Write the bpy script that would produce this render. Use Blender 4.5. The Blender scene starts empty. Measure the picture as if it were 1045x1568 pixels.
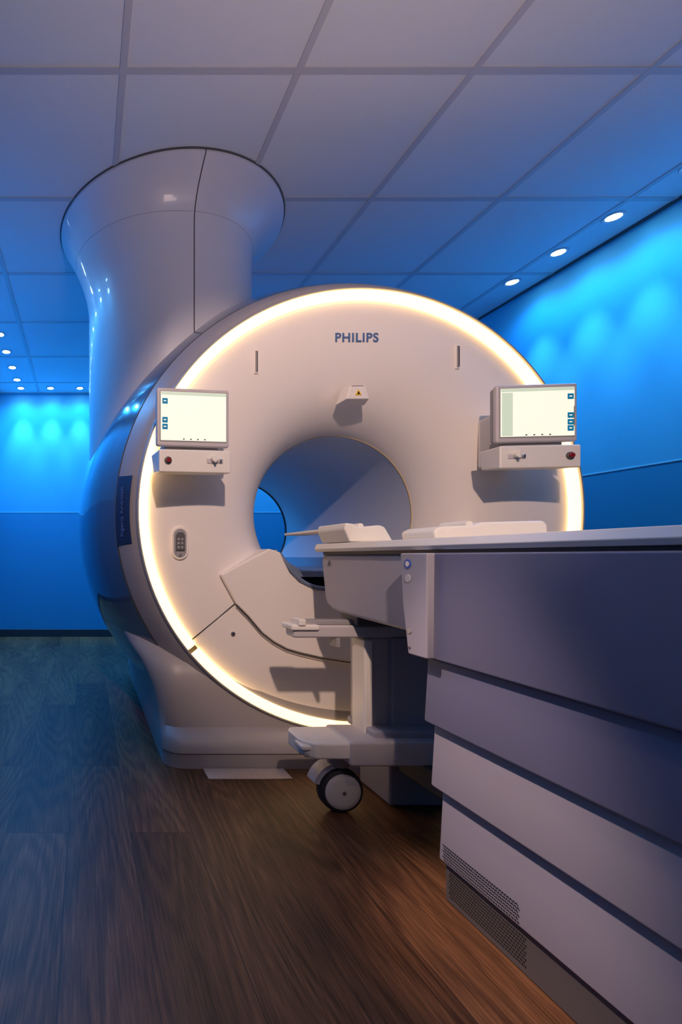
import bpy, bmesh, math, random
from mathutils import Matrix, Vector
random.seed(3)
scene = bpy.context.scene
scene.view_settings.view_transform = 'Standard'
COL = scene.collection

# ------------------------------------------------------------------ materials
def newmat(name):
    m = bpy.data.materials.new(name); m.use_nodes = True
    nt = m.node_tree
    return m, nt, nt.nodes["Principled BSDF"]

def mat(name, col, rough=0.5, metal=0.0, emit=None, es=0.0, coat=0.0, bump=0.0, bscale=200, var=0.0, spec=None):
    m, nt, b = newmat(name)
    b.inputs["Base Color"].default_value = (*col, 1)
    b.inputs["Roughness"].default_value = rough
    b.inputs["Metallic"].default_value = metal
    if spec is not None:
        b.inputs["Specular IOR Level"].default_value = spec
    if coat: 
        b.inputs["Coat Weight"].default_value = coat
        b.inputs["Coat Roughness"].default_value = 0.02
    if emit:
        b.inputs["Emission Color"].default_value = (*emit, 1)
        b.inputs["Emission Strength"].default_value = es
    tc = nt.nodes.new("ShaderNodeTexCoord")
    n = nt.nodes.new("ShaderNodeTexNoise"); n.inputs["Scale"].default_value = bscale
    nt.links.new(tc.outputs["Object"], n.inputs["Vector"])
    if bump:
        bp = nt.nodes.new("ShaderNodeBump"); bp.inputs["Strength"].default_value = bump
        bp.inputs["Distance"].default_value = 0.002
        nt.links.new(n.outputs["Fac"], bp.inputs["Height"])
        nt.links.new(bp.outputs["Normal"], b.inputs["Normal"])
    if var:
        mx = nt.nodes.new("ShaderNodeMix"); mx.data_type = 'RGBA'
        mx.inputs[6].default_value = (*[c*(1-var) for c in col], 1)
        mx.inputs[7].default_value = (*[min(1, c*(1+var)) for c in col], 1)
        nt.links.new(n.outputs["Fac"], mx.inputs[0])
        nt.links.new(mx.outputs[2], b.inputs["Base Color"])
    return m

M_WALLU = mat("wall_paint_upper", (0.07,0.45,0.70), 0.65, bump=0.1, bscale=300, var=0.02)
M_WALLL = mat("wall_panel_lower", (0.025,0.27,0.48), 0.45, bump=0.05, bscale=300, var=0.02)
M_WALLW = mat("wall_paint_neutral", (0.55,0.52,0.52), 0.7, bump=0.1)
M_TRIM  = mat("dado_strip", (0.3,0.75,0.9), 0.35)
M_BASEB = mat("baseboard_dark", (0.03,0.03,0.04), 0.5)
M_CEIL  = mat("ceiling_tile_mineral", (0.74,0.76,0.80), 0.9, bump=0.35, bscale=380, var=0.03)
M_TBAR  = mat("ceiling_tbar", (0.54,0.54,0.58), 0.5)
M_WHITE = mat("cover_white", (0.88,0.82,0.78), 0.38, bump=0.03, bscale=600)
M_RIM   = mat("cover_rim_grey", (0.32,0.30,0.33), 0.38, bump=0.03, bscale=600)
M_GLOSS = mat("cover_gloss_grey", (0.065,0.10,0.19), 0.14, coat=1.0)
M_COLM  = mat("column_white_gloss", (0.70,0.70,0.77), 0.34, coat=0.25)
M_PED   = mat("pedestal_grey", (0.36,0.335,0.34), 0.42, bump=0.03)
M_BORE  = mat("bore_liner", (0.66,0.68,0.72), 0.32)
M_SEAM  = mat("seam_dark", (0.03,0.03,0.04), 0.6)
M_GOLD  = mat("bore_trim_warm", (0.7,0.5,0.2), 0.4)
M_RING  = mat("ring_light_diffuser", (1,0.9,0.7), 0.4, emit=(1.0,0.62,0.22), es=3.2)
M_NAVY  = mat("nameplate_navy", (0.02,0.03,0.09), 0.2, coat=0.5)
M_LOGO  = mat("lettering_blue", (0.08,0.16,0.36), 0.4)
M_LOGOD = mat("lettering_dim", (0.10,0.16,0.4), 0.4)
M_YEL   = mat("warning_yellow", (0.95,0.6,0.03), 0.5)
M_BLACK = mat("black_plastic", (0.015,0.015,0.018), 0.45)
M_DGREY = mat("dark_grey_plastic", (0.09,0.09,0.10), 0.5)
M_MGREY = mat("mid_grey_plastic", (0.33,0.32,0.34), 0.45)
M_METAL = mat("brushed_metal", (0.55,0.55,0.57), 0.3, metal=1.0)
M_SCREEN= mat("screen_glow", (0.3,0.3,0.3), 0.3, emit=(0.97,0.93,0.74), es=0.92)
M_SCRDIM= mat("screen_glow_header", (0.3,0.3,0.3), 0.3, emit=(0.60,0.72,0.52), es=0.75)
M_ICON  = mat("screen_icon_teal", (0.01,0.1,0.2), 0.3, emit=(0.0,0.17,0.32), es=0.7)
M_RED   = mat("button_red", (0.25,0.01,0.015), 0.3)
M_TBODY = mat("table_cover_shaded", (0.165,0.175,0.28), 0.42, bump=0.04, bscale=700)  # darker copy of the cover; shade on the upper panels is in the colour
M_TBODL = mat("table_cover_lit", (0.36,0.35,0.42), 0.42, bump=0.04, bscale=700)  # paler copy of the cover; light on the lower panels is in the colour
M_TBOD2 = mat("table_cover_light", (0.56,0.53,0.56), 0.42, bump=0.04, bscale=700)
M_TTOP  = mat("tabletop_white", (0.85,0.82,0.78), 0.35)
M_PLINTH= mat("table_plinth_grey", (0.11,0.10,0.10), 0.5)
M_TIRE  = mat("caster_tire", (0.03,0.03,0.035), 0.6)
M_WHEEL = mat("caster_disc", (0.80,0.76,0.72), 0.45)
M_BLUE  = mat("sticker_blue", (0.02,0.10,0.5), 0.4)
M_PAD   = mat("foam_pad_vinyl", (0.88,0.85,0.78), 0.45, bump=0.1, bscale=90)
M_CRAD  = mat("cradle_blue_grey", (0.16,0.2,0.3), 0.3)
M_PLATE = mat("floor_plate_metal", (0.5,0.42,0.37), 0.5, var=0.15, bscale=60)
M_LED   = mat("downlight_led", (1,1,1), 0.4, emit=(0.50,0.85,1.0), es=60.0)
M_DLTRM = mat("downlight_trim", (0.4,0.5,0.6), 0.4)

def wood():
    m, nt, b = newmat("wood_floor_planks")
    L = nt.links.new; N = nt.nodes.new
    def math_(op,a,b_=None,c=None):
        n=N("ShaderNodeMath"); n.operation=op
        for i,v in enumerate((a,b_,c)):
            if v is None: continue
            if isinstance(v,(int,float)): n.inputs[i].default_value=v
            else: L(v,n.inputs[i])
        return n.outputs[0]
    tc = N("ShaderNodeTexCoord")
    mp = N("ShaderNodeMapping"); mp.inputs["Rotation"].default_value = (0,0,math.radians(90)); mp.inputs["Location"].default_value=(0.2,0.05,0)
    L(tc.outputs["Object"], mp.inputs["Vector"])
    br = N("ShaderNodeTexBrick")
    br.offset = 0.37; br.inputs["Scale"].default_value = 1.0
    br.inputs["Brick Width"].default_value = 1.25
    br.inputs["Row Height"].default_value = 0.185
    br.inputs["Mortar Size"].default_value = 0.0011
    br.inputs["Mortar Smooth"].default_value = 0.2
    br.inputs["Color1"].default_value = (0,0,0,1); br.inputs["Color2"].default_value = (1,1,1,1)
    br.inputs["Mortar"].default_value = (0.5,0.5,0.5,1)
    L(mp.outputs["Vector"], br.inputs["Vector"])
    mul = N("ShaderNodeVectorMath"); mul.operation='SCALE'; mul.inputs["Scale"].default_value = 7.0
    L(br.outputs["Color"], mul.inputs[0])
    add = N("ShaderNodeVectorMath"); add.operation='ADD'
    L(tc.outputs["Object"], add.inputs[0]); L(mul.outputs[0], add.inputs[1])
    m2 = N("ShaderNodeMapping"); m2.inputs["Scale"].default_value = (5.0,0.8,1)
    L(add.outputs[0], m2.inputs["Vector"])
    n1 = N("ShaderNodeTexNoise"); n1.inputs["Scale"].default_value = 1.0; n1.inputs["Detail"].default_value = 1; n1.inputs["Roughness"].default_value=0.3
    L(m2.outputs["Vector"], n1.inputs["Vector"])
    rings = math_('SINE', math_('MULTIPLY', n1.outputs["Fac"], 130.0))
    m3 = N("ShaderNodeMapping"); m3.inputs["Scale"].default_value = (260,9,1)
    L(add.outputs[0], m3.inputs["Vector"])
    n2 = N("ShaderNodeTexNoise"); n2.inputs["Scale"].default_value = 1.0; n2.inputs["Detail"].default_value = 3; n2.inputs["Roughness"].default_value=0.6
    L(m3.outputs["Vector"], n2.inputs["Vector"])
    m4 = N("ShaderNodeMapping"); m4.inputs["Scale"].default_value = (10,1.2,1)
    L(add.outputs[0], m4.inputs["Vector"])
    n3 = N("ShaderNodeTexNoise"); n3.inputs["Scale"].default_value = 1.0; n3.inputs["Detail"].default_value = 3
    L(m4.outputs["Vector"], n3.inputs["Vector"])
    s = math_('MULTIPLY_ADD', rings, 0.06, 0.0)
    s = math_('MULTIPLY_ADD', n2.outputs["Fac"], 0.70, s)
    s = math_('MULTIPLY_ADD', n3.outputs["Fac"], 0.45, s)
    s = math_('MULTIPLY_ADD', br.outputs["Color"], 0.14, s)
    cr = N("ShaderNodeValToRGB")
    e = cr.color_ramp.elements
    e[0].position = 0.44; e[0].color = (0.035,0.014,0.006,1)
    e[1].position = 0.92; e[1].color = (0.25,0.115,0.05,1)
    k = cr.color_ramp.elements.new(0.66); k.color = (0.115,0.050,0.022,1)
    L(s, cr.inputs["Fac"])
    mx = N("ShaderNodeMix"); mx.data_type='RGBA'
    mx.inputs[7].default_value = (0.02,0.011,0.008,1)
    L(br.outputs["Fac"], mx.inputs[0]); L(cr.outputs["Color"], mx.inputs[6])
    L(mx.outputs[2], b.inputs["Base Color"])
    b.inputs["Roughness"].default_value = 0.46
    b.inputs["Specular IOR Level"].default_value = 0.35
    bp = N("ShaderNodeBump"); bp.inputs["Strength"].default_value=0.15; bp.inputs["Distance"].default_value=0.001
    L(n2.outputs["Fac"], bp.inputs["Height"]); L(bp.outputs["Normal"], b.inputs["Normal"])
    return m
M_WOOD = wood()

# ------------------------------------------------------------------ helpers
def empty(name, loc=(0,0,0), rot=(0,0,0)):
    e = bpy.data.objects.new(name, None); COL.objects.link(e)
    e.location = loc; e.rotation_euler = rot; e.empty_display_size = 0.1
    return e

def attach(o, parent, local=False):
    if parent is not None:
        o.parent = parent
        if not local:
            o.matrix_parent_inverse = Matrix.Translation(parent.location).inverted()
    return o

def mkmesh(name, verts, faces, m, parent=None, smooth=False, local=False, sharp=None):
    me = bpy.data.meshes.new(name)
    me.from_pydata([tuple(v) for v in verts], [], faces)
    bm = bmesh.new(); bm.from_mesh(me)
    bmesh.ops.remove_doubles(bm, verts=bm.verts, dist=1e-6)
    bmesh.ops.recalc_face_normals(bm, faces=bm.faces)
    bm.to_mesh(me); bm.free()
    if m: me.materials.append(m)
    if smooth:
        for p in me.polygons: p.use_smooth = True
        if sharp: me.set_sharp_from_angle(angle=math.radians(sharp))
    o = bpy.data.objects.new(name, me); COL.objects.link(o)
    return attach(o, parent, local)

def bev(o, w, seg=3):
    if w > 0:
        for p in o.data.polygons: p.use_smooth = True
        b = o.modifiers.new("bevel", 'BEVEL'); b.width = w; b.segments = seg
        b.limit_method = 'ANGLE'; b.angle_limit = math.radians(25); b.harden_normals = True
    return o

def box(name, x0,x1,y0,y1,z0,z1, m, parent=None, b=0.0, local=False, seg=3):
    v = [(x,y,z) for x in (x0,x1) for y in (y0,y1) for z in (z0,z1)]
    f = [(0,1,3,2),(4,6,7,5),(0,4,5,1),(2,3,7,6),(0,2,6,4),(1,5,7,3)]
    return bev(mkmesh(name, v, f, m, parent, local=local), b, seg)

def prism(name, pts, a0, a1, axis, m, parent=None, b=0.0, local=False, seg=3):
    def P(p,a):
        return (a,p[0],p[1]) if axis=='x' else ((p[0],a,p[1]) if axis=='y' else (p[0],p[1],a))
    n = len(pts)
    v = [P(p,a0) for p in pts]+[P(p,a1) for p in pts]
    f = [tuple(range(n)), tuple(range(2*n-1,n-1,-1))]
    for i in range(n):
        j=(i+1)%n; f.append((i,j,n+j,n+i))
    return bev(mkmesh(name, v, f, m, parent, local=local), b, seg)

def rev_y(name, prof, cx, cz, m, parent=None, seg=160, a0=0.0, a1=360.0, closed_prof=False, smooth=True, local=False, sharp=35):
    full = abs(a1-a0) >= 359.9
    n = seg if full else seg+1
    v=[];f=[]
    k=len(prof)
    for i in range(n):
        a = math.radians(a0 + (a1-a0)*i/seg)
        for r,y in prof:
            v.append((cx+r*math.cos(a), y, cz+r*math.sin(a)))
    for i in range(seg):
        j=(i+1)%n
        rng = range(k) if closed_prof else range(k-1)
        for q in rng:
            q2=(q+1)%k
            f.append((i*k+q, i*k+q2, j*k+q2, j*k+q))
    if closed_prof and not full:
        f.append(tuple(range(k))); f.append(tuple((n-1)*k+q for q in range(k)))
    return mkmesh(name, v, f, m, parent, smooth, local, sharp)

def rev_z(name, prof, cx, cy, m, parent=None, seg=96, closed_prof=False, local=False, sharp=35):
    v=[];f=[];k=len(prof)
    for i in range(seg):
        a = 2*math.pi*i/seg
        for r,z in prof: v.append((cx+r*math.cos(a), cy+r*math.sin(a), z))
    for i in range(seg):
        j=(i+1)%seg
        for q in (range(k) if closed_prof else range(k-1)):
            q2=(q+1)%k
            f.append((i*k+q,i*k+q2,j*k+q2,j*k+q))
    return mkmesh(name, v, f, m, parent, True, local, sharp)

def tube(name, pts, r, m, parent=None, cyclic=False, local=False, smooth=False):
    c = bpy.data.curves.new(name,'CURVE'); c.dimensions='3D'
    s = c.splines.new('NURBS' if smooth else 'POLY'); s.points.add(len(pts)-1)
    for i,p in enumerate(pts): s.points[i].co=(*p,1)
    s.use_cyclic_u=cyclic
    if smooth: s.order_u=3; s.use_endpoint_u=True
    c.bevel_depth=r; c.bevel_resolution=3; c.use_fill_caps=True
    c.materials.append(m)
    o=bpy.data.objects.new(name,c); COL.objects.link(o)
    return attach(o,parent,local)

def cyl_y(name, cx, cz, r, y0, y1, m, parent=None, seg=40, local=False):
    return rev_y(name, [(0.0001,y0),(r*0.93,y0),(r,y0+(y1-y0)*0.15),(r,y1),(0.0001,y1)], cx, cz, m, parent, seg=seg, local=local, sharp=50)

def text(name, body, width, m, parent, matrix, ext=0.0008, bold=0.0, space=1.0):
    c = bpy.data.curves.new(name,'FONT'); c.body=body; c.align_x='CENTER'; c.align_y='CENTER'
    c.space_character=space
    c.extrude=ext; c.offset=bold; c.materials.append(m); c.size=1
    o = bpy.data.objects.new(name,c); COL.objects.link(o)
    bpy.context.view_layer.update()
    s = width/max(o.dimensions.x,1e-4)
    c.size = s; c.extrude=ext
    c.offset = bold*s
    o.matrix_world = matrix
    if parent:
        o.parent=parent; o.matrix_parent_inverse=Matrix.Translation(parent.location).inverted()
    return o

# ------------------------------------------------------------------ room
XL,XR,YF,YB,H = -0.89,2.78,-1.9,5.0,2.49
T=0.1
box("floor", XL-T,XR+T,YF-T,YB+T,-0.1,0.0, M_WOOD)
ceil = box("ceiling", XL-T,XR+T,YF-T,YB+T,H,H+0.1, M_CEIL)
DZ=1.272
def split_wall(name, x0,x1,y0,y1):
    zs=[0,DZ,H]
    me = bpy.data.meshes.new(name)
    bm=bmesh.new()
    rings=[]
    for z in zs:
        rings.append([bm.verts.new((x,y,z)) for x,y in ((x0,y0),(x1,y0),(x1,y1),(x0,y1))])
    for k in range(2):
        for i in range(4):
            j=(i+1)%4
            fc=bm.faces.new((rings[k][i],rings[k][j],rings[k+1][j],rings[k+1][i])); fc.material_index=0 if k==1 else 1
    bm.faces.new(rings[0][::-1]); bm.faces.new(rings[2])
    bmesh.ops.recalc_face_normals(bm, faces=bm.faces)
    bm.to_mesh(me); bm.free()
    me.materials.append(M_WALLU); me.materials.append(M_WALLL)
    o=bpy.data.objects.new(name,me); COL.objects.link(o); return o
split_wall("wall_back", XL-T,XR+T,YB,YB+T)
split_wall("wall_right", XR,XR+T,YF,YB)
split_wall("wall_left", XL-T,XL,YF,YB)
box("wall_front", XL-T,XR+T,YF-T,YF,0,H, M_WALLW)
box("trim_1", XL,XR,YB-0.0015,YB,DZ-0.003,DZ+0.003, M_TRIM)
box("trim_2", XR-0.0015,XR,YF,YB-0.004,DZ-0.003,DZ+0.003, M_TRIM)
box("trim_3", XL,XL+0.0015,YF,YB-0.004,DZ-0.003,DZ+0.003, M_TRIM)
box("baseboard_back", XL,XR,YB-0.012,YB,0,0.075, M_BASEB, b=0.003)
box("baseboard_right", XR-0.012,XR,YF,YB-0.012,0,0.075, M_BASEB, b=0.003)
box("baseboard_left", XL,XL+0.012,YF,YB-0.012,0,0.075, M_BASEB, b=0.003)
grid = empty("ceiling_grid", (1,1.5,H))
gx=[0.132+0.603*k for k in range(-1,5)]
gy=[1.677+0.603*k for k in range(-5,6)]
for i,x in enumerate(gx): box(f"runner_{i+1}", x-0.012,x+0.012,YF,YB,H-0.004,H+0.001, M_TBAR, grid)
for i,y in enumerate(gy): box(f"cross_{i+1}", XL,XR,y-0.012,y+0.012,H-0.0035,H+0.001, M_TBAR, grid)
box("edge_right", XR-0.02,XR,YF,YB,H-0.006,H+0.001, M_DGREY, grid)
box("edge_back", XL,XR-0.02,YB-0.02,YB,H-0.006,H+0.001, M_TBAR, grid)
box("edge_left", XL,XL+0.02,YF,YB-0.02,H-0.006,H+0.001, M_TBAR, grid)

# recessed downlights with real blue spot lamps (narrow wall pool + wide flood per fitting)
def downlight(x,y,aim,pool=30,flood=10,sz0=56):
    e = empty("recessed_downlight",(x,y,H))
    rev_z("trim",[(0.030,-0.0045),(0.041,-0.006),(0.043,-0.004),(0.043,0.0),(0.030,0.0)],0,0,M_DLTRM,e,seg=32,closed_prof=True,local=True)
    rev_z("led",[(0.0001,-0.0042),(0.030,-0.0042),(0.030,-0.0005),(0.0001,-0.0005)],0,0,M_LED,e,seg=32,local=True)
    for nm,en,sz,bl,c in (("pool_lamp",pool,sz0,1.0,(0.20,0.56,1.0)),("flood_lamp",flood,150,0.8,(0.0,0.35,1.0))):
        if en<=0: continue
        l = bpy.data.lights.new(nm,'SPOT'); l.energy=en; l.color=c
        l.spot_size=math.radians(sz); l.spot_blend=bl; l.shadow_soft_size=0.02
        o = bpy.data.objects.new(nm,l); COL.objects.link(o); o.parent=e; o.location=(0,0,-0.03)
        if nm=="pool_lamp":
            o.rotation_euler = Vector((aim[0],aim[1],-1)).to_track_quat('-Z','Y').to_euler()
    return e
for y in (1.52,1.80,2.085,2.40,2.68,2.97):
    downlight(2.60,y,(0.15,0),46,10,48)
for x in (-0.634,-0.34,-0.05,0.27,0.59,0.91,1.23,1.55,1.87,2.19,2.5):
    downlight(x,4.84,(0,0.20),46,11,48)
for y in (2.44,2.75,3.06,3.36,3.67,3.98,4.31,4.61):
    downlight(-0.64,y,(-0.13,0),16,15)

# ------------------------------------------------------------------ MRI scanner
CX,CZ=1.095,1.0025
mri = empty("mri_scanner",(CX,2.8,0))
face=[(0.846,1.958),(0.83,1.953),(0.78,1.948),(0.70,1.946),(0.64,1.949),(0.58,1.957),(0.53,1.969),(0.49,1.985),(0.45,2.009),(0.415,2.04),(0.388,2.075),(0.368,2.11),(0.355,2.14),(0.351,2.158)]
rev_y("front_cover",face,CX,CZ,M_WHITE,mri,seg=200,sharp=80)
rev_y("bore_trim",[(0.351,2.158),(0.349,2.158),(0.349,2.163),(0.351,2.163)],CX,CZ,M_GOLD,mri,closed_prof=True)
rev_y("bore_liner",[(0.350,2.163),(0.350,3.50)],CX,CZ,M_BORE,mri)
rev_y("bore_rear_seal",[(0.351,3.50),(0.344,3.50),(0.344,3.515),(0.351,3.515)],CX,CZ,M_BLACK,mri,closed_prof=True)
rev_y("rear_cover",[(0.351,3.515),(0.36,3.55),(0.40,3.61),(0.48,3.66),(0.6,3.69),(0.8,3.69),(0.92,3.65),(0.99,3.58)],CX,CZ,M_WHITE,mri,sharp=80)
ringp=[(0.842,1.957),(0.842,1.943),(0.849,1.936),(0.874,1.936),(0.880,1.942),(0.880,1.960)]
for i,(a,b_) in enumerate(((-40.5,219.0),(220.6,319.4-0.6))):
    rev_y(f"ring_light_{i+1}",ringp,CX,CZ,M_RING,mri,seg=180,a0=a,a1=b_,closed_prof=True)
rev_y("ring_outer_lip",[(0.881,1.962),(0.881,1.934),(0.886,1.934),(0.892,1.945),(0.895,1.962)],CX,CZ,M_MGREY,mri,closed_prof=True)
rev_y("front_rim",[(0.890,1.95),(0.905,1.962),(0.925,1.986),(0.950,2.026),(0.963,2.05)],CX,CZ,M_RIM,mri,sharp=80)
rev_y("rim_seam",[(0.963,2.05),(0.954,2.051),(0.957,2.058),(0.9675,2.058)],CX,CZ,M_SEAM,mri)
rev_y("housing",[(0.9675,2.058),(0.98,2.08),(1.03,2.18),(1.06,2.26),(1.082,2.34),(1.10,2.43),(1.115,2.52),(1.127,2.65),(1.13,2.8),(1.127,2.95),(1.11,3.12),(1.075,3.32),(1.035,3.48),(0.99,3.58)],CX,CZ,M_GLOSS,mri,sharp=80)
def rrect(w,yf,yb,rad,n=10):
    p=[]
    x0,x1=CX-w,CX+w
    for cx_,cy_,s in ((x1-rad,yb-rad,0),(x0+rad,yb-rad,90),(x0+rad,yf+rad,180),(x1-rad,yf+rad,270)):
        for i in range(n+1):
            a=math.radians(s+90*i/n); p.append((cx_+rad*math.cos(a),cy_+rad*math.sin(a)))
    return p
def loft(name,levels,m,parent):
    v=[];f=[];k=None
    for (z,w,yf,yb,rad) in levels:
        r=rrect(w,yf,yb,rad); k=len(r); v+= [(a,b_,z) for a,b_ in r]
    for i in range(len(levels)-1):
        for q in range(k):
            q2=(q+1)%k; f.append((i*k+q,i*k+q2,(i+1)*k+q2,(i+1)*k+q))
    f.append(tuple(range(k))); f.append(tuple((len(levels)-1)*k+q for q in range(k)))
    return mkmesh(name,v,f,m,parent,True,sharp=50)
PR=0.08
loft("pedestal_plinth",[(0.0,0.785,1.885,3.50,PR),(0.055,0.785,1.885,3.50,PR)],M_PED,mri)
loft("plinth_seam",[(0.055,0.78,1.89,3.495,PR),(0.060,0.78,1.89,3.495,PR)],M_SEAM,mri)
loft("pedestal",[(0.060,0.79,1.880,3.505,PR),(0.10,0.79,1.887,3.505,PR),(0.118,0.79,1.905,3.505,PR),(0.14,0.79,1.945,3.505,PR),(0.20,0.795,1.95,3.50,PR),(0.28,0.81,1.952,3.49,0.10),(0.34,0.835,1.958,3.46,0.13),(0.385,0.86,1.975,3.42,0.16),(0.44,0.90,2.03,3.36,0.2),(0.52,0.95,2.16,3.3,0.24)],M_PED,mri)
# ceiling column: straight shaft with a flared cap and crisp lip (longer sweep on the wall side)
KX,KY=0.437,2.555
ZT=2.474
def colr(z,ca):
    w=max(0.0,-ca)**1.3
    zs = 2.28*(1-w)+2.06*w
    t=min(1.0,max(0.0,(z-zs)/(ZT-zs)))
    steep=t**2.3
    grad=t**1.7
    return 0.414+0.146*(steep*(1-w)+grad*w)
zl=[1.15,1.6,1.9]+[1.96+(ZT-1.96)*i/34 for i in range(0,35)]+[2.49]
v=[];f=[];SEG=144
for z in zl:
    for i in range(SEG):
        a=2*math.pi*i/SEG; r=colr(z,math.cos(a)); v.append((KX+r*math.cos(a),KY+r*math.sin(a),z))
for k in range(len(zl)-1):
    for i in range(SEG):
        j=(i+1)%SEG; f.append((k*SEG+i,k*SEG+j,(k+1)*SEG+j,(k+1)*SEG+i))
mkmesh("ceiling_column",v,f,M_COLM,mri,True,sharp=28)
def colpt(z,deg,o=0.0):
    a=math.radians(deg-90); r=colr(z,math.cos(a))+o
    return (KX+r*math.cos(a),KY+r*math.sin(a),z)
tube("column_seam",[colpt(z,6) for z in [1.72]+zl[3:]],0.0022,M_SEAM,mri)
tube("column_flare_seam",[colpt(2.33,d) for d in range(0,360,4)],0.0009,M_MGREY,mri,cyclic=True)
# dark ring painted in as the shadow where the cap meets the ceiling tiles
rev_z("cap_shadow_ring",[(0.561,2.4845),(0.566,2.4845),(0.566,2.49),(0.561,2.49)],KX,KY,M_DGREY,mri,seg=144,closed_prof=True)
rev_y("nameplate",[(0.914,1.967),(0.916,1.963),(0.966,2.040),(0.963,2.046)],CX,CZ,M_NAVY,mri,seg=16,a0=171.0,a1=188.0,closed_prof=True)
n=Vector((-0.83,-0.55,0)).normalized(); xa=Vector((0,0,1)); ya=n.cross(xa)
loc=Vector((CX-0.942,2.0,CZ))+n*0.002
Mx=Matrix(((xa.x,ya.x,n.x,loc.x),(xa.y,ya.y,n.y,loc.y),(xa.z,ya.z,n.z,loc.z),(0,0,0,1)))
text("nameplate_lettering","Ingenia Ambition",0.20,M_LOGOD,mri,Mx,0.0004)
text("front_lettering","PHILIPS",0.172,M_LOGO,mri,Matrix.Translation((1.083,1.945,1.690))@Matrix.Rotation(math.radians(90),4,'X'),0.0008,0.024,1.12)
for i,(sx,sz) in enumerate(((0.682,1.594),(1.483,1.614))):
    box(f"slot_frame_{i+1}",sx-0.009,sx+0.009,1.940,1.955,sz-0.048,sz+0.048,M_WHITE,mri,0.004)
    box(f"slot_{i+1}",sx-0.005,sx+0.005,1.938,1.942,sz-0.043,sz+0.043,M_MGREY,mri,0.002)
    box(f"slot_dark_{i+1}",sx+0.001,sx+0.004,1.9365,1.939,sz-0.040,sz+0.040,M_BLACK,mri)
lx,lz=1.072,1.462
v=[(lx-0.03,1.915,lz+0.026),(lx+0.03,1.915,lz+0.026),(lx+0.045,1.915,lz-0.024),(lx-0.045,1.915,lz-0.024),
   (lx-0.04,1.965,lz+0.034),(lx+0.04,1.965,lz+0.034),(lx+0.06,1.975,lz-0.032),(lx-0.06,1.975,lz-0.032)]
bev(mkmesh("laser_housing",v,[(0,1,2,3),(7,6,5,4),(0,4,5,1),(1,5,6,2),(2,6,7,3),(3,7,4,0)],M_WHITE,mri),0.004)
prism("warning_triangle",[(lx-0.013,lz-0.010),(lx+0.013,lz-0.010),(lx,lz+0.013)],1.912,1.916,'y',M_YEL,mri,0.001)
prism("warning_mark",[(lx-0.006,lz-0.0065),(lx+0.006,lz-0.0065),(lx,lz+0.0055)],1.911,1.913,'y',M_BLACK,mri)
box("laser_slit",lx-0.022,lx+0.022,1.918,1.925,lz+0.0245,lz+0.0285,M_BLACK,mri)
ox,oz=0.378,0.873
def capsule(w,h,cx,cz,n=12):
    p=[]
    for s,cc in ((0,h-w),(180,-(h-w))):
        for i in range(n+1):
            a=math.radians(s+180*i/n); p.append((cx+w*math.cos(a),cz+cc+w*math.sin(a)))
    return p
prism("connector_bezel",capsule(0.034,0.066,ox,oz),1.936,1.955,'y',M_WHITE,mri,0.004)
prism("connector_recess",capsule(0.025,0.057,ox,oz),1.9345,1.938,'y',M_MGREY,mri,0.001)
prism("connector_plug",[(ox-0.018,oz+0.03),(ox-0.01,oz+0.043),(ox+0.01,oz+0.043),(ox+0.018,oz+0.03),(ox+0.018,oz-0.03),(ox-0.018,oz-0.03)],1.928,1.936,'y',M_DGREY,mri,0.002)
for i in range(3):
    for j in range(2):
        box(f"connector_key_{i}_{j}",ox-0.012+j*0.014,ox-0.003+j*0.014,1.926,1.929,oz-0.022+i*0.016,oz-0.012+i*0.016,M_MGREY,mri,0.001)
cyl_y("connector_button",ox,oz-0.047,0.006,1.930,1.936,M_METAL,mri,seg=20)
L_=[(0.536,0.748),(0.60,0.782),(0.728,0.851),(0.772,0.836),(0.787,0.80),(0.81,0.755),(0.85,0.715),(0.92,0.69)]
B_=[(0.599,0.632),(0.645,0.585),(0.70,0.520),(0.748,0.483),(0.80,0.455),(0.851,0.440),(0.93,0.422),(1.04,0.405)]
mir=lambda P:[(2*CX-x,z) for x,z in P]
poly=L_+mir(L_)[::-1]+mir(B_)+B_[::-1]
prism("dock_fairing",poly,1.926,2.17,'y',M_WHITE,mri,0.006)
for s in (0,1):
    q=[(0.599,0.632),(0.52,0.565),(0.413,0.477)]
    if s: q=mir(q)
    tube(f"service_panel_seam_{s+1}",[(x,1.947,z) for x,z in q],0.0022,M_SEAM,mri)
tube("fairing_lower_seam",[(x,1.928,z-0.003) for x,z in B_+mir(B_)[::-1]],0.002,M_SEAM,mri)
cyl_y("panel_lock",0.590,0.512,0.009,1.940,1.948,M_METAL,mri,seg=24)
cyl_y("panel_lock_core",0.590,0.512,0.004,1.938,1.942,M_BLACK,mri,seg=16)
prism("bore_bridge",[(0.80,0.815),(0.83,0.77),(0.88,0.735),(1.31,0.735),(1.36,0.77),(1.39,0.815),(1.37,0.815),(1.33,0.785),(1.29,0.76),(0.90,0.76),(0.86,0.785),(0.82,0.815)],2.02,3.48,'y',M_CRAD,mri,0.003)
tube("bridge_rail",[(0.775,1.95,0.832),(0.80,1.935,0.79),(0.83,1.93,0.745),(0.875,1.928,0.708),(0.94,1.926,0.69),(1.04,1.926,0.688)],0.009,M_CRAD,mri,smooth=True)
box("bridge_corner_block",0.735,0.765,1.935,2.02,0.836,0.846,M_MGREY,mri,0.003)

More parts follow.
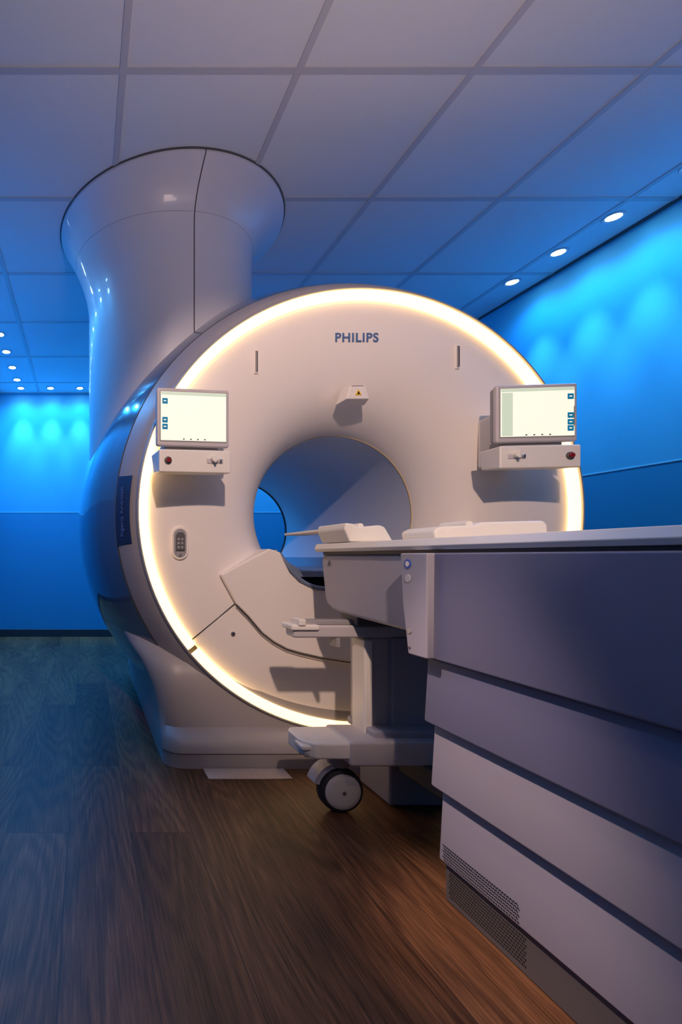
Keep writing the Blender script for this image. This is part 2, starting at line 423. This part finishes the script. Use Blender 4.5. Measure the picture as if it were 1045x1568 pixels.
# ------------------------------------------------------------------ monitors
def monitor(loc,yaw,icons_right):
    e=empty("touchscreen_monitor",loc,(0,0,math.radians(yaw)))
    W,Hh=0.134,0.104
    def bx(n,*a,**k): return box(n,*a,parent=e,local=True,**k)
    bx("housing_back",-W+0.004,W-0.004,0.012,0.045,-Hh+0.004,Hh-0.004,M_MGREY,b=0.01)
    bx("bezel",-W,W,0.0,0.022,-Hh,Hh,M_TBOD2,b=0.007)
    bx("bezel_inner",-W+0.010,W-0.010,-0.0015,0.004,-Hh+0.016,Hh-0.012,M_MGREY,b=0.001)
    bx("screen",-W+0.013,W-0.013,-0.003,0.001,-Hh+0.020,Hh-0.015,M_SCREEN,b=0.0)
    bx("screen_header",-W+0.014,W-0.014,-0.0036,-0.002,Hh-0.027,Hh-0.016,M_SCRDIM)
    sx = (W-0.036) if icons_right else (-W+0.018)
    for i,z in enumerate((0.055,-0.012,-0.036,-0.058)):
        if i==3 and not icons_right: continue
        bx(f"icon_{i+1}",sx,sx+0.020,-0.0042,-0.002,z-0.010,z+0.010,M_ICON,b=0.002)
        bx(f"icon_mark_{i+1}",sx+0.005,sx+0.014,-0.0046,-0.003,z-0.0018,z+0.0018,M_SCREEN)
    if icons_right:
        bx("side_column",-W+0.016,-W+0.052,-0.0038,-0.002,-Hh+0.022,Hh-0.03,M_SCRDIM)
        bx("data_strip",W-0.0155,W-0.014,-0.004,-0.002,-0.05,0.02,M_DGREY)
    for i in range(4):
        bx(f"menu_dot_{i+1}",-0.04+0.026*i,-0.034+0.026*i,-0.004,-0.002,-Hh+0.023,-Hh+0.027,M_DGREY)
    z0=-0.208; z1=-0.118
    v=[(-W+0.004,-0.012,z1),(W+0.002,-0.012,z1),(W+0.002,-0.012,z0+0.008),(-W+0.004,-0.012,z0+0.008),
       (-W+0.004,0.10,z1),(W+0.002,0.10,z1),(W-0.008,0.10,z0+0.02),(-W+0.014,0.10,z0+0.02)]
    bev(mkmesh("control_box",v,[(0,1,2,3),(7,6,5,4),(0,4,5,1),(1,5,6,2),(2,6,7,3),(3,7,4,0)],M_TTOP,e,local=True),0.006)
    bx("neck",-0.10,0.10,0.02,0.09,-0.13,-0.09,M_MGREY,b=0.005)
    bx("wall_mount",-0.07,0.07,0.04,0.20,-0.165,0.03,M_TTOP,b=0.01)
    rx = 0.098 if icons_right else -0.098
    cyl_y("stop_button_collar",rx,-0.158,0.013,-0.018,-0.011,M_DGREY,e,seg=28,local=True)
    cyl_y("stop_button",rx,-0.158,0.008,-0.026,-0.016,M_RED,e,seg=28,local=True)
    kx = -0.075 if icons_right else 0.075
    bx("switch_plate",kx-0.03,kx+0.03,-0.015,-0.01,-0.166,-0.148,M_TBOD2,b=0.003)
    cyl_y("rotary_knob",kx-0.006,-0.150,0.012,-0.032,-0.014,M_TTOP,e,seg=28,local=True)
    bx("knob_grip",kx-0.010,kx-0.002,-0.038,-0.03,-0.166,-0.138,M_TTOP,b=0.003)
    bx("toggle",kx+0.014,kx+0.024,-0.022,-0.012,-0.162,-0.152,M_METAL,b=0.002)
    return e
monitor((0.390,1.752,1.318),7,False)
monitor((1.622,1.752,1.335),-6,True)

# ------------------------------------------------------------------ patient table
tb=empty("patient_table",(CX,0.4,0))
YN=-0.75
def side(name,x,z0,z1,y1,m,ins=0.006):
    v=[]
    r=2*CX-x
    for (xx,z,yy) in ((x+ins,z1,y1-0.004),(x,z0+0.006,y1)):
        v+=[(xx,YN,z),(2*CX-xx,YN,z),(2*CX-xx,yy,z),(xx,yy,z)]
    v+=[(x+0.002,YN,z0),(r-0.002,YN,z0),(r-0.002,y1-0.002,z0),(x+0.002,y1-0.002,z0)]
    f=[(0,1,2,3),(11,10,9,8)]
    for k in (0,4):
        for i in range(4):
            j=(i+1)%4; f.append((k+i,k+4+i,k+4+j,k+j))
    o=mkmesh(name,v,f,m,tb); return bev(o,0.004,2)
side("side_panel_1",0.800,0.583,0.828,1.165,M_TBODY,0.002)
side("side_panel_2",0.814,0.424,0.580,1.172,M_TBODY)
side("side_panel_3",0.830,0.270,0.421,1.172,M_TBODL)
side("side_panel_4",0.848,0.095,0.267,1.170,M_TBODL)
box("plinth",0.862,2*CX-0.862,YN+0.02,1.168,0.0,0.095,M_PLINTH,tb,0.004)
box("top_gap",0.83,1.36,YN+0.01,1.70,0.826,0.836,M_BLACK,tb)
prism("tabletop",[(0.815,0.846),(0.822,0.8635),(0.85,0.865),(1.34,0.865),(1.368,0.8635),(1.375,0.846),(1.368,0.836),(0.822,0.836)],YN,1.735,'y',M_TTOP,tb,0.002)
car=[(1.14,0.828),(1.72,0.828),(1.725,0.80),(1.70,0.675),(1.685,0.655),(1.65,0.640),(1.55,0.632),(1.14,0.622)]
prism("carriage_end",car,0.835,2*CX-0.835,'x',M_TBODL,tb,0.012)
prism("carriage_warning",[(1.655,0.79),(1.675,0.79),(1.665,0.807)],0.832,0.8352,'x',M_DGREY,tb)
prism("corner_pillar",[(1.12,0.828),(1.215,0.828),(1.205,0.70),(1.185,0.584),(1.12,0.584)],0.784,0.86,'x',M_TBODL,tb,0.004)
def disc_x(name,y,z,r,x0,x1,m):
    pts=[(y+r*math.cos(2*math.pi*i/24),z+r*math.sin(2*math.pi*i/24)) for i in range(24)]
    return prism(name,pts,x0,x1,'x',m,tb)
disc_x("sticker_blue",1.185,0.802,0.0115,0.7825,0.7845,M_BLUE)
disc_x("sticker_ring",1.185,0.802,0.0065,0.782,0.783,M_TTOP)
disc_x("sticker_white",1.185,0.767,0.010,0.7825,0.7845,M_TBOD2)
disc_x("pillar_screw",1.178,0.640,0.006,0.782,0.785,M_METAL)
disc_x("pillar_screw_low",1.178,0.600,0.003,0.782,0.785,M_DGREY)
def holes(name,x,rows,y0,y1,z0,dz,r,m):
    v=[];f=[]
    ny=int((y1-y0)/(r*3.0))
    for i in range(rows):
        for j in range(ny):
            cy=y0+(j+(0.5 if i%2 else 0))*r*3.0; cz=z0+i*dz
            b0=len(v)
            for k in range(8):
                a=k*math.pi/4; v.append((x,cy+r*math.cos(a),cz+r*math.sin(a)))
            f.append(tuple(range(b0,b0+8)))
    me=bpy.data.meshes.new(name); me.from_pydata(v,[],f); me.materials.append(m)
    o=bpy.data.objects.new(name,me); COL.objects.link(o); attach(o,tb)
holes("speaker_grille",0.8468,6,0.955,1.160,0.105,0.0068,0.0021,M_BLACK)
holes("plinth_grille",0.8612,9,0.955,1.160,0.018,0.0068,0.0021,M_BLACK)
box("upper_beam",0.665,1.525,1.555,1.62,0.560,0.600,M_TBOD2,tb,0.008)
box("upper_beam_cap",0.69,1.50,1.57,1.605,0.60,0.616,M_MGREY,tb,0.004)
box("beam_neck",0.86,1.33,1.54,1.64,0.60,0.64,M_DGREY,tb,0.006)
for s,sg in (("left",1),("right",-1)):
    def sx(x): return x if sg==1 else 2*CX-x
    a,b_=sorted((sx(0.655),sx(0.745)))
    box(f"dock_handle_{s}",a,b_,1.545,1.63,0.585,0.603,M_TTOP,tb,0.006)
    a,b_=sorted((sx(0.675),sx(0.70)))
    box(f"handle_bracket_{s}",a,b_,1.54,1.60,0.600,0.622,M_TTOP,tb,0.005)
    a,b_=sorted((sx(0.80),sx(0.812)))
    box(f"lever_{s}",a,b_,1.55,1.60,0.53,0.56,M_MGREY,tb,0.003)
box("post_outer",0.90,1.29,1.57,1.66,0.25,0.562,M_TBOD2,tb,0.01)
box("post_inner",0.975,1.215,1.548,1.60,0.25,0.562,M_TBODL,tb,0.006)
box("post_side_rail",0.885,0.912,1.545,1.62,0.235,0.555,M_TTOP,tb,0.006)
box("chassis_bar",0.80,1.39,1.47,1.63,0.185,0.262,M_TBOD2,tb,0.010)
box("chassis_post_foot",0.89,1.30,1.50,1.66,0.255,0.282,M_TBODL,tb,0.008)
box("base_pedestal",1.00,1.19,1.60,1.78,0.0,0.19,M_TBODL,tb,0.01)
box("base_spine",1.02,1.17,1.16,1.62,0.12,0.19,M_DGREY,tb,0.01)
for s,sg in (("left",1),("right",-1)):
    def sx(x): return x if sg==1 else 2*CX-x
    def b2(nm,x0,x1,*r,**k):
        a,b_=sorted((sx(x0),sx(x1))); return box(f"{nm}_{s}",a,b_,*r,**k)
    pts=[(sx(0.675),1.50),(sx(0.665),1.52),(sx(0.665),1.60),(sx(0.68),1.625),(sx(0.82),1.63),(sx(0.82),1.475),(sx(0.70),1.475)]
    prism(f"chassis_arm_{s}",pts,0.205,0.255,'z',M_TTOP,tb,0.008)
    b2("brake_pedal",0.66,0.71,1.485,1.54,0.228,0.244,m=M_TTOP,parent=tb,b=0.006)
    b2("brake_pedal_low",0.672,0.715,1.49,1.54,0.205,0.218,m=M_MGREY,parent=tb,b=0.005)
    wx=sx(0.822); wy=1.575; wz=0.070
    rev_y(f"caster_tire_{s}",[(0.050,wy-0.022),(0.064,wy-0.020),(0.070,wy-0.010),(0.070,wy+0.012),(0.064,wy+0.022),(0.05,wy+0.024)],wx,wz,M_TIRE,tb,seg=48,closed_prof=True,sharp=60)
    rev_y(f"caster_disc_{s}",[(0.0001,wy-0.027),(0.04,wy-0.027),(0.055,wy-0.024),(0.059,wy-0.018),(0.055,wy+0.02),(0.0001,wy+0.022)],wx,wz,M_WHEEL,tb,seg=48,sharp=60)
    cyl_y(f"caster_hub_{s}",wx,wz,0.006,wy-0.031,wy-0.024,M_METAL,tb,seg=20)
    rev_y(f"caster_fender_{s}",[(0.074,wy-0.012),(0.088,wy-0.008),(0.088,wy+0.045),(0.074,wy+0.05)],wx,wz,M_TBOD2,tb,seg=24,a0=45 if sg==1 else 15,a1=165 if sg==1 else 135,closed_prof=True,sharp=50)
    rev_z(f"caster_swivel_{s}",[(0.0001,0.145),(0.032,0.145),(0.035,0.16),(0.035,0.207),(0.0001,0.207)],wx,wy+0.01,M_MGREY,tb,seg=32)
    box(f"caster_fork_{s}",wx-0.02,wx+0.02,wy+0.026,wy+0.05,0.05,0.15,M_DGREY,tb,0.005)

hp=empty("head_support_tray",(0.88,1.66,0.865))
prism("tray",[(0.825,0.8655),(0.808,0.905),(0.812,0.925),(0.835,0.922),(0.855,0.912),(0.92,0.918),(0.935,0.912),(0.962,0.8655)],1.52,1.70,'y',M_PAD,hp,0.006)
box("wing_plate",0.812,0.90,1.66,1.99,0.904,0.914,M_PAD,hp,0.004)
cyl_y("pin",0.893,0.918,0.010,1.58,1.66,M_PAD,hp,seg=24)
fp=empty("foam_positioning_pad",(1.08,1.35,0.865))
prism("pad",[(0.935,0.8655),(0.930,0.89),(0.95,0.9),(1.04,0.904),(1.06,0.912),(1.225,0.916),(1.235,0.905),(1.235,0.8655)],1.30,1.44,'y',M_PAD,fp,0.008)
cyl_y("pin",1.04,0.907,0.010,1.32,1.42,M_PAD,fp,seg=24)

box("floor_access_plate",0.455,0.765,1.795,1.882,0.0,0.004,M_PLATE,b=0.001)

# ------------------------------------------------------------------ lights
def lamp(name,kind,loc,energy,col,target=None,**k):
    l=bpy.data.lights.new(name,kind); l.energy=energy; l.color=col
    for a,b_ in k.items(): setattr(l,a,b_)
    o=bpy.data.objects.new(name,l); COL.objects.link(o); o.location=loc
    if target is not None:
        o.rotation_euler=(Vector(target)-Vector(loc)).to_track_quat('-Z','Y').to_euler()
    return o
lamp("key_ceiling_spot",'SPOT',(0.0,-1.0,2.42),240,(1.0,0.70,0.55),(0.96,1.95,1.08),spot_size=math.radians(36),spot_blend=0.5,shadow_soft_size=0.04)
lamp("table_side_fill",'SPOT',(-0.55,1.05,2.42),260,(1.0,0.68,0.54),(0.84,1.0,0.22),spot_size=math.radians(17),spot_blend=1.0,shadow_soft_size=0.03)  # added spot, soft-edged, to brighten the lower table panels
lamp("floor_fill",'SPOT',(0.2,-0.3,2.42),26,(1.0,0.62,0.38),(0.42,0.8,0.0),spot_size=math.radians(46),spot_blend=1.0,shadow_soft_size=0.05)  # warm fill added to lift the floor
lamp("room_fill",'AREA',(0.3,-1.2,2.40),5,(0.85,0.75,0.95),(0.2,0.3,0.0),shape='RECTANGLE',size=1.1,size_y=0.5)
lamp("ceiling_bounce",'AREA',(0.7,-0.4,0.9),10,(1.0,0.72,0.66),(0.75,0.5,2.6),size=0.6,spread=math.radians(95))
lamp("rear_bore_fill",'SPOT',(2.0,4.6,2.40),110,(0.0,0.42,1.0),(0.95,3.2,0.95),spot_size=math.radians(45),spot_blend=0.8,shadow_soft_size=0.05)  # blue light added behind the scanner to brighten the bore interior

w=bpy.data.worlds.new("world"); scene.world=w; w.use_nodes=True
w.node_tree.nodes["Background"].inputs[0].default_value=(0.05,0.08,0.16,1)
w.node_tree.nodes["Background"].inputs[1].default_value=0.3

# ------------------------------------------------------------------ camera
cam=bpy.data.cameras.new("camera"); co=bpy.data.objects.new("camera",cam); COL.objects.link(co)
co.location=(0,0,0.82); co.rotation_euler=(math.radians(90),0,0)
cam.sensor_fit='AUTO'; cam.sensor_width=36; cam.lens=36*748/1568
cam.shift_x=0.2503; cam.shift_y=0.0434; cam.clip_start=0.02
scene.camera=co
